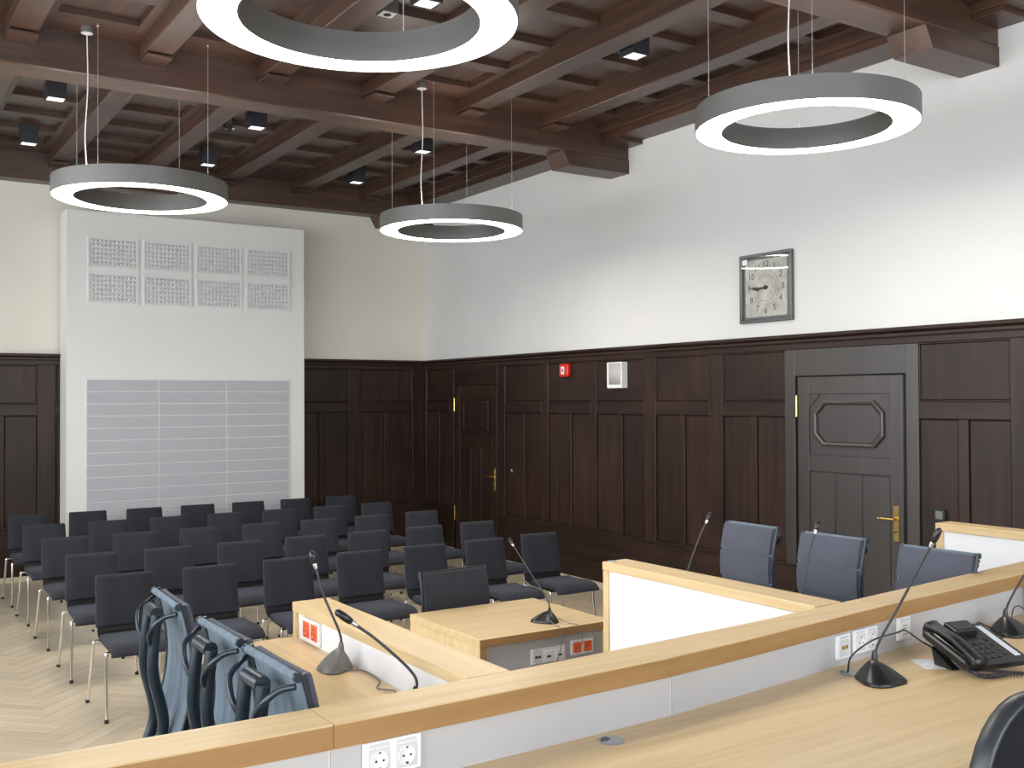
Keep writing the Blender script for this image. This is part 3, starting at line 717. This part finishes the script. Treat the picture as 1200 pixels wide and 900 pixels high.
# ------------------------------------------------------------------ public chairs
def make_chair(loc, label, group):
    t = thing('stacking_chair', label, 'chair', loc, 0, group)
    # side profile (y,z) of the upholstery centreline
    back = [(0.005, .836), (-.012, .74), (-.032, .63), (-.048, .54), (-.056, .500)]
    hw = .19
    def pad(prof, th, w0, w1, nm, mt, rnd=.014):
        P = spline([(0, y, z) for y, z in prof], 5); n = len(P); V = []; F = []
        sect = 10
        for i, p in enumerate(P):
            t_ = (P[min(i+1, n-1)]-P[max(i-1, 0)]).normalized(); nn = Vector((0, -t_.z, t_.y))
            w = w0+(w1-w0)*i/(n-1); e = 1
            if i == 0 or i == n-1: e = .25
            hh = th/2*e; ww = w-(rnd*.25 if e < 1 else 0)
            for (u, v) in ((-1, -.45), (-.97, -1), (-.6, -1.08), (.6, -1.08), (.97, -1), (1, -.45), (1, .45), (.97, 1), (0, 1.08), (-.97, 1), (-1, .45)):
                V.append((ww*u, p.y+nn.y*hh*v, p.z+nn.z*hh*v))
        k_ = 11
        for i in range(n-1):
            for k in range(k_): F.append([i*k_+k, i*k_+(k+1) % k_, (i+1)*k_+(k+1) % k_, (i+1)*k_+k])
        F += [list(range(k_)), [(n-1)*k_+k for k in range(k_)]]
        return MB().add(V, F, True).build(nm, mt, t)
    pad(back, .030, .185, .195, 'backrest', 'fabric')
    seat = [(-.175, .462), (-.22, .455), (-.31, .453), (-.44, .458), (-.53, .452), (-.572, .430), (-.584, .410)]
    pad(seat, .040, .195, .205, 'seat', 'fabric')
    pad([(.018, .78), (-.020, .65), (-.040, .54), (-.056, .475), (-.09, .448), (-.16, .436), (-.35, .425), (-.50, .425)], .010, .178, .19, 'shell', 'shell')
    for s in (-1, 1):
        x = s*.215
        MB().tube(spline([(s*.17, -.08, .418), (s*.205, -.09, .418), (x, -.095, .40), (s*.222, -.055, .22), (s*.232, .008, .012)], 4), .0105, 8).build('leg', 'chrome', t)
        MB().tube(spline([(s*.17, -.47, .418), (s*.205, -.475, .418), (x, -.48, .40), (s*.218, -.505, .20), (s*.222, -.53, .012)], 4), .0105, 8).build('leg', 'chrome', t)
        MB().tube([(s*.17, -.08, .418), (s*.17, -.47, .418)], .010, 8).build('side_rail', 'chrome', t)
        for (fx, fy) in ((s*.232, .008), (s*.222, -.53)): MB().lathe([(0, .0), (.013, .0), (.013, .022), (.010, .024)], 10, (fx, fy, 0)).build('rubber_foot', 'rubber', t)
    for yy in (-.14, -.42): MB().tube([(-.17, yy, .418), (.17, yy, .418)], .008, 6).build('cross_bar', 'chrome', t)
    return t
ROWS = [(7.29, 'front row'), (8.38, 'second row'), (9.50, 'third row'), (10.58, 'fourth row'), (11.58, 'back row')]
ORD = ['leftmost chair, by the aisle', 'second chair from the left', 'third chair from the left', 'middle chair', 'third chair from the right', 'second chair from the right', 'rightmost chair']
ch0 = None
for ri, (ry, rn) in enumerate(ROWS):
    for ci in range(7):
        x = 1.61+.578*ci; jy = [0, .0, .01, .02, .03, .06, .10][ci]*(1 if ri == 0 else .5)
        lab = 'charcoal padded chrome-legged chair, %s of the %s' % (ORD[ci], rn)
        loc = (x, ry+jy, 0)
        if ch0 is None: ch0 = make_chair(loc, lab, 'chairs for the public in five rows')
        else: dup(ch0, loc, R(random.uniform(-1.5, 1.5)), lab, 'chairs for the public in five rows')

# ------------------------------------------------------------------ tall-backed office chairs
def make_office(loc, rz, label, group, front, rear, zf=.38, zt=1.36, w=.40, seams=True):
    """origin on floor under back; chair faces local -y; zt = height of back top above origin"""
    t = thing('office_chair', label, 'chair', loc, rz, group); H = zt; hw = w/2
    def curve(v): return .045*math.sin(v*math.pi)-.02*(1-v)          # forward belly of the back
    zb = .50; n = 14; V = []; F = []
    def surf(nm, d0, d1, hw2, z0, z1, mt, ch=.006):
        V = []; F = []; nu = 6
        for i in range(n+1):
            v = i/n; z = z0+(z1-z0)*v; y = -curve((z-zb)/(H-zb))
            e = ch if i in (0, n) else 0
            for (u, d) in [(-1+2*k/nu, d0) for k in range(nu+1)]+[(1-2*k/nu, d1) for k in range(nu+1)]:
                bow = .004*(1-u*u)
                V.append((u*(hw2-e), y+d+bow, z+(e if i == 0 else (-e if i == n else 0))))
        q = 2*(nu+1)
        for i in range(n):
            for k in range(q): F.append([i*q+k, i*q+(k+1) % q, (i+1)*q+(k+1) % q, (i+1)*q+k])
        F += [list(range(q)), [n*q+k for k in range(q)]]
        return MB().add(V, F, False).build(nm, mt, t)
    if seams:
        hs_ = [(.50, H-.284), (H-.281, H-.139), (H-.136, H)]
        for a, b in hs_: surf('back_cushion', -.020, -.003, hw-.006, a, b, front, .004)
    else: surf('back_cushion', -.020, -.003, hw-.006, .50, H, front)
    surf('back_shell', -.003, .006, hw, .48, H-.004, rear)
    # frame posts at the edges
    for s in (-1, 1):
        pts = [(s*(hw+.001), -curve((z-zb)/(H-zb))+.004, z) for z in [zb+(H-zb)*k/8 for k in range(9)]]
        MB().tube(pts, .008, 8).build('back_post', 'dark_blue', t)
    MB().tube([(-hw+.006, .016, H-.008), (hw-.006, .016, H-.008)], .011, 10).build('top_bar', rear, t)
    for s in (-1, 1): MB().tube([(s*(hw-.007), .016, H-.008), (s*(hw+.005), .016, H-.008)], .0125, 10).build('bar_end', 'dark_blue', t)
    # rear carrying frame: two S-shaped flat tubes joined by a short drum, and four bows
    ty = .058
    MB().tube([(-.055, ty, H-.045), (.055, ty, H-.045)], .021, 14).build('drum', 'dark_blue', t)
    for s in (-1, 1):
        pr_ = spline([(s*.062, ty, H-.045), (s*.062, ty+.01, H-.14), (s*.066, ty+.012, H-.24), (s*.066, ty-.015, H-.36), (s*.066, ty-.018, H-.42), (s*.066, ty+.005, H-.50), (s*.066, ty+.018, H-.56), (s*.05, ty-.05, .36), (s*.03, -.12, .34)], 4)
        MB().tube(pr_, .0185, 10).build('rear_tube', 'dark_blue', t)
        MB().tube(spline([(s*(hw-.005), .02, H-.03), (s*(hw-.03), .05, H-.04), (s*.13, .078, H-.065), (s*.085, .088, H-.105), (s*.068, .08, H-.14)], 5), .008, 8).build('upper_bow', 'dark_blue', t)
        MB().tube(spline([(s*(hw-.002), .01, H-.46), (s*(hw-.05), .04, H-.465), (s*.11, .055, H-.455), (s*.066, .055, H-.44)], 5), .008, 8).build('lower_bow', 'steel', t)
    fs = lambda u, v, d: Vector((u, v, d))
    MB().prism(rrect(.40, .42, .06, 5, 0, -.24), .41, .475, fs, .018, True).build('seat', front, t)
    MB().lathe([(.025, .09), (.025, .41)], 14, (0, -.22, 0)).build('gas_column', 'chrome', t)
    for k in range(5):
        a = R(90+72*k); dx, dy = math.cos(a), math.sin(a)
        MB().tube([(0, -.22, .095), (dx*.11, -.22+dy*.11, .085), (dx*.18, -.22+dy*.18, .07)], [.022, .016, .012], 8).build('base_arm', 'chrome', t)
        MB().tube([(dx*.18-dy*.015, -.22+dy*.18+dx*.015, .03), (dx*.18+dy*.015, -.22+dy*.18-dx*.015, .03)], .03, 12).build('castor', 'black', t)
    return t
G1 = 'tall chairs at the left desk wing'
pl_ = .38
a0 = make_office((.93, 3.535, pl_), R(88), 'tall blue-grey backed chair farthest from the camera at the left desk wing', G1, 'fabric_grey', 'fabric_mesh', zt=1.345-pl_, w=.355, seams=True)
dup(a0, (.93, 2.955, pl_), R(91), 'tall blue-grey backed chair in the middle of the three at the left desk wing', G1)
dup(a0, (.93, 2.53, pl_), R(91), 'tall blue-grey backed chair nearest the bench rail at the left desk wing', G1)
G2 = 'grey padded chairs behind the white screen'
dup(a0, (3.95, 3.81, pl_), R(-91), 'slate grey seamed chair left of the door, first behind the white screen', G2)
dup(a0, (3.95, 3.285, pl_), R(-88), 'slate grey seamed chair in front of the door, middle of three', G2)
dup(a0, (3.95, 2.725, pl_), R(-88), 'slate grey seamed chair beside the far right white screen, nearest of three', G2)
make_office((3.065, 5.36, 0), R(2), 'single charcoal chair pushed up behind the witness desk', None, 'fabric', 'shell', zt=.985, w=.455, seams=False)

# judge's chair
jc = thing('judge_chair', 'black leather chair back cut off at the lower right corner', 'chair', (1.978, 1.10, pl_-.015), R(0))
oc_ = rrect(.56, .62, .17, 8, 0, .77)
def shell_j(sc, d, z=0): return [(p[0]*sc, d, .77+(p[1]-.77)*sc) for p in oc_]
V = []; F = []; rings = [(.90, .024), (.96, .026), (.985, .022), (1.0, .010), (1.003, -.002), (.997, -.012), (.984, -.017), (.968, -.017), (.956, -.010), (.952, -.002)]
n = len(oc_)
for sc_, d_ in rings: V += shell_j(sc_, d_)
for i in range(len(rings)-1):
    for k in range(n): F.append([i*n+k, i*n+(k+1) % n, (i+1)*n+(k+1) % n, (i+1)*n+k])
MB().add(V, F, True).build('padded_rim', 'leather', jc)
MB().add(shell_j(.955, -.006)+shell_j(.955, .01), [list(range(n)), [n+k for k in range(n)][::-1]]+[[k, (k+1) % n, n+(k+1) % n, n+k] for k in range(n)]).build('rear_panel', 'shell', jc)
MB().add(shell_j(.91, .024)+shell_j(.7, .045)+shell_j(.3, .055), [[i*n+k, i*n+(k+1) % n, (i+1)*n+(k+1) % n, (i+1)*n+k] for i in range(2) for k in range(n)]+[[2*n+k for k in range(n)]], True).build('back_cushion', 'leather', jc)
MB().prism(rrect(.50, .48, .07, 5, 0, .27), .40, .49, lambda u, v, d: Vector((u, v, d)), .02, True).build('seat', 'leather', jc)
MB().tube(spline([(0, -.03, .75), (0, -.04, .5), (0, .05, .38), (0, .25, .38)], 5), .028, 10).build('back_support', 'chrome', jc)
MB().lathe([(.028, .09), (.028, .40)], 14, (0, .25, 0)).build('gas_column', 'chrome', jc)
for k in range(5):
    a = R(90+72*k); dx, dy = math.cos(a), math.sin(a)
    MB().tube([(0, .25, .095), (dx*.15, .25+dy*.15, .085), (dx*.29, .25+dy*.29, .07)], [.024, .018, .013], 8).build('base_arm', 'chrome', jc)
    MB().tube([(dx*.29-dy*.015, .25+dy*.29+dx*.015, .03), (dx*.29+dy*.015, .25+dy*.29-dx*.015, .03)], .03, 12).build('castor', 'black', jc)

# ------------------------------------------------------------------ ring pendants
def top_at(y):
    for a, b in MBY:
        if a-.01 <= y <= b+.01: return 4.44
    return ZD
RINGS = [((1.955, 8.288, 3.566), 'glowing ring pendant at the far left, above the aisle'),
         ((4.666, 8.173, 3.532), 'smallest looking ring pendant, far and central, before the far corner'),
         ((4.826, 4.188, 3.605), 'ring pendant at the upper right before the white wall'),
         ((1.785, 3.871, 3.551), 'nearest ring pendant, cut off by the top edge of the picture')]
for (cx, cy, cz), lab in RINGS:
    t = thing('ring_pendant', lab, 'lamp', (cx, cy, cz), 0, 'ring pendants')
    ro, ri, h = .65, .487, .135
    hm = MB()
    for (p_, q_, sm_) in (((ro-.006, 0), (ro, 0), False), ((ro, 0), (ro, h), True), ((ro, h), (ri, h), False), ((ri, h), (ri, 0), True), ((ri, 0), (ri+.006, 0), False), ((ri+.006, 0), (ri+.006, .012), True), ((ri+.006, .012), (ro-.006, .012), False), ((ro-.006, .012), (ro-.006, 0), True)): hm.lathe([p_, q_], 128, (0, 0, 0), None, sm_)
    hm.build('housing', 'ring', t)
    MB().lathe([(ri+.006, .004), (ro-.006, .004)], 128).build('diffuser', 'glow', t)
    MB().lathe([(ri+.03, h+.001), (ro-.03, h+.001)], 96).build('upper_diffuser', 'up_glow', t)
    for dx, dy in ((-.40, -.40), (.40, -.40), (-.40, .40), (.40, .40)):
        zt = top_at(cy+dy)-cz
        w = MB().tube([(dx, dy, h-.002), (dx, dy, zt)], .0016, 5).build('suspension_wire', 'wire', t)
        MB().lathe([(0, zt-.02), (.008, zt-.02), (.008, zt), (0, zt)], 8, (dx, dy, 0)).build('wire_mount', 'steel', w)
    dx, dy = -.455, -.29; zt = top_at(cy+dy)-cz
    w = MB().tube(spline([(dx, dy, h-.002), (dx-.012, dy, h+.25), (dx+.006, dy, h+.6), (dx, dy, zt-.04)], 5), .0042, 6).build('power_cable', 'cable', t)
    o = MB().lathe([(0, zt-.045), (.044, zt-.045), (.044, zt), (0, zt)], 24, (dx, dy, 0), None, False).build('ceiling_rose', 'ring', t)
    MB().lathe([(0, zt-.047), (.040, zt-.047), (.040, zt-.045)], 24, (dx, dy, 0), None, False).build('rose_cover', 'white_dim', o)

# ------------------------------------------------------------------ ceiling spots and sensors
SP = [((1.54, 9.57), 'small square ceiling spot at far left, nearer of the left pair'), ((1.58, 11.38), 'small square ceiling spot at far left, farther of the left pair'),
      ((3.32, 9.57), 'small square ceiling spot above right of the far left ring pendant'), ((3.39, 11.36), 'small square ceiling spot just behind the rim of the far left ring pendant'),
      ((5.12, 9.57), 'small square ceiling spot behind the cable of the far central ring pendant'), ((5.17, 11.35), 'small square ceiling spot near the far wall, left of central ring pendant'),
      ((5.05, 6.03), 'square ceiling spot between the rings, before the right wall'), ((3.22, 5.96), 'square ceiling spot seen through the nearest ring pendant')]
s0 = None
for (x, y), lab in SP:
    if s0 is None:
        s0 = thing('ceiling_spot', lab, 'lamp', (x, y, 4.60), 0, 'square ceiling spots')
        m = MB()
        for q in ((-.08, .08, -.08, -.068), (-.08, .08, .068, .08), (-.08, -.068, -.068, .068), (.068, .08, -.068, .068)): m.box(q[0], q[1], q[2], q[3], 0, .20)
        m.build('housing', 'spot', s0); BX(-.068, .068, -.068, .068, .006, .012).build('lens', 'spot_glow', s0)
    else: dup(s0, (x, y, 4.60), None, lab, 'square ceiling spots')
d1 = thing('smoke_detector', 'small dark square sensor with round eye inside nearest ring pendant', 'sensor', (3.20, 6.50, 4.70))
MB().cbox(-.06, .06, -.06, .06, 0, .13, .003).build('housing', 'ring', d1); MB().lathe([(0, -.004), (.028, -.004), (.030, .001)], 16).build('sensor_eye', 'lens_dark', d1)
BX(-.052, .052, -.052, .052, -.001, .004).build('cover', 'white_dim', d1)
d2 = thing('ceiling_camera', 'tiny dark dome camera beside the square spot above far left ring', 'camera', (3.20, 10.05, 4.70))
MB().lathe([(0, -.05), (.02, -.046), (.032, -.03), (.036, -.005), (.05, 0), (.05, .13)], 20).build('dome', 'black', d2)
MB().lathe([(0, -.012), (.012, -.01), (.014, 0)], 12, (.045, -.03, -.01)).build('indicator', 'white_dim', d2)

# ------------------------------------------------------------------ clock
YC, ZC, HC, WC = 6.30, 2.96, .302, .30
ck = thing('wall_clock', 'square steel framed wall clock with silver dial reading quarter to nine', 'clock', (XR, YC, ZC))
fc = lambda u, v, d: Vector((-d, -u, v))                       # u to the viewer's right
frm = MB()
for (u0, u1, v0, v1) in ((-WC, WC, HC-.03, HC), (-WC, WC, -HC, -HC+.03), (-WC, -WC+.03, -HC+.03, HC-.03), (WC-.03, WC, -HC+.03, HC-.03)):
    frm.cbox(-.042, -.0, -u1, -u0, v0, v1, .004)
frm.build('case', 'clock_frame', ck)
MB().box(-.020, -.002, -WC+.03, WC-.03, -HC+.03, HC-.03).build('dial_backing', 'clock_frame', ck)
MB().prism(rrect(.48, .50, .02, 3, .0, 0), .021, .023, fc).build('dial', 'clock_face', ck)
def text_mesh(s_, size):
    c = bpy.data.curves.new('t', 'FONT'); c.body = s_; c.size = size; c.align_x = 'CENTER'; c.align_y = 'CENTER'; c.extrude = .0004
    o = bpy.data.objects.new('t', c); COL.objects.link(o); dg = bpy.context.evaluated_depsgraph_get(); dg.update()
    me = bpy.data.meshes.new_from_object(o.evaluated_get(dg)); bpy.data.objects.remove(o); return me
for h_ in range(1, 13):
    a = R(90-30*h_); me = text_mesh(str(h_), .075); me.materials.append(M['clock_ink'])
    o = bpy.data.objects.new('numeral', me); COL.objects.link(o); o.parent = ck
    o.matrix_local = Matrix.Translation(fc(.195*math.cos(a), .205*math.sin(a), .0238)) @ Matrix(((0, 0, -1, 0), (-1, 0, 0, 0), (0, 1, 0, 0), (0, 0, 0, 1)))
RM = Matrix(((0, 0, -1, 0), (-1, 0, 0, 0), (0, 1, 0, 0), (0, 0, 0, 1)))
for r_ in (.118, .150): MB().lathe([(r_-.001, 0), (r_-.001, .0008), (r_+.001, .0008), (r_+.001, 0)], 48, (0, 0, 0), Matrix.Translation((-.023, 0, 0)) @ RM).build('dial_ring', 'clock_ink', ck)
def hand(ang_, L_, w):
    q = [(-.03, -w*.8), (-.03, w*.8), (0, w), (L_*.45, w*.6), (L_*.62, w*1.9), (L_*.78, w*.7), (L_, 0), (L_*.78, -w*.7), (L_*.62, -w*1.9), (L_*.45, -w*.6), (0, -w)]
    c_, s_ = math.cos(R(ang_)), math.sin(R(ang_)); return [(u*c_-v*s_, u*s_+v*c_) for u, v in q]
MB().prism(hand(180, .20, .007), .030, .032, fc).build('minute_hand', 'clock_ink', ck)
MB().prism(hand(186, .145, .011), .027, .029, fc).build('hour_hand', 'clock_ink', ck)
MB().lathe([(0, .012), (.018, .012), (.018, 0)], 20, (0, 0, 0), Matrix.Translation((-.023, 0, 0)) @ RM).build('hand_boss', 'clock_ink', ck)
BX(-.0380, -.0370, -WC+.03, WC-.03, -HC+.03, HC-.03).build('clock_glass', 'clock_glass', ck)
MB().cbox(-.0392, -.0382, .20, .262, .215, .262, .0003).build('sticker', 'white', ck, None, 'small white sticker in the top left corner of the glass')

# fire alarm, speaker, switches
fa = thing('fire_alarm', 'small red fire alarm box on the upper wainscot', 'alarm', (XR-.014, 9.25, 2.315))
MB().prism(rrect(.16, .15, .025, 4), 0, .055, fc, .012, True).build('housing', 'red', fa)
MB().prism(rrect(.06, .085, .006, 3, -.005, -.002), .054, .060, fc, .001).build('button_window', 'white', fa)
MB().prism([(-.012, .02), (.004, .02), (.004, -.004), (.014, -.004), (-.004, -.026), (-.022, -.004), (-.012, -.004)], .060, .0612, fc).build('pictogram', 'clock_ink', fa)
sp = thing('wall_speaker', 'white box loudspeaker with grey curved front on the upper wainscot', 'speaker', (XR-.014, 8.315, 2.24))
MB().cbox(-.085, 0, -.120, .120, -.135, .135, .006).build('cabinet', 'white', sp)
m = MB(); V = []; F = []
for i in range(11):
    u = -1+2*i/10; V += [(-.085-.016*(1-u*u), .100*u-.014, -.095), (-.085-.016*(1-u*u), .100*u-.014, .125)]
for i in range(10): F.append([2*i, 2*i+1, 2*i+3, 2*i+2])
F += [[2*i for i in range(11)], [2*i+1 for i in range(11)][::-1]]
m.add(V, F, True).build('grille', 'grille_grey', sp)
sw = thing('light_switch', 'dark grey square switch right of the brass handled door', 'switch', (XR-.012, 4.618, 1.138))
MB().prism(rrect(.082, .082, .004, 2), 0, .03, fc, .003).build('plate', 'spot', sw); MB().prism(rrect(.058, .058, .003, 2), .030, .036, fc, .002).build('rocker', 'cord_grey', sw)
s2 = thing('key_switch', 'small black wall switch with steel dot right of the far door', 'switch', (XR-.012, 10.36, 1.115))
MB().prism(rrect(.07, .10, .004, 2), 0, .02, fc, .003).build('plate', 'black', s2)
MB().lathe([(0, .006), (.016, .006), (.018, 0)], 14, (0, 0, 0), Matrix.Translation((-.02, 0, .028)) @ RM).build('lock', 'steel', s2)
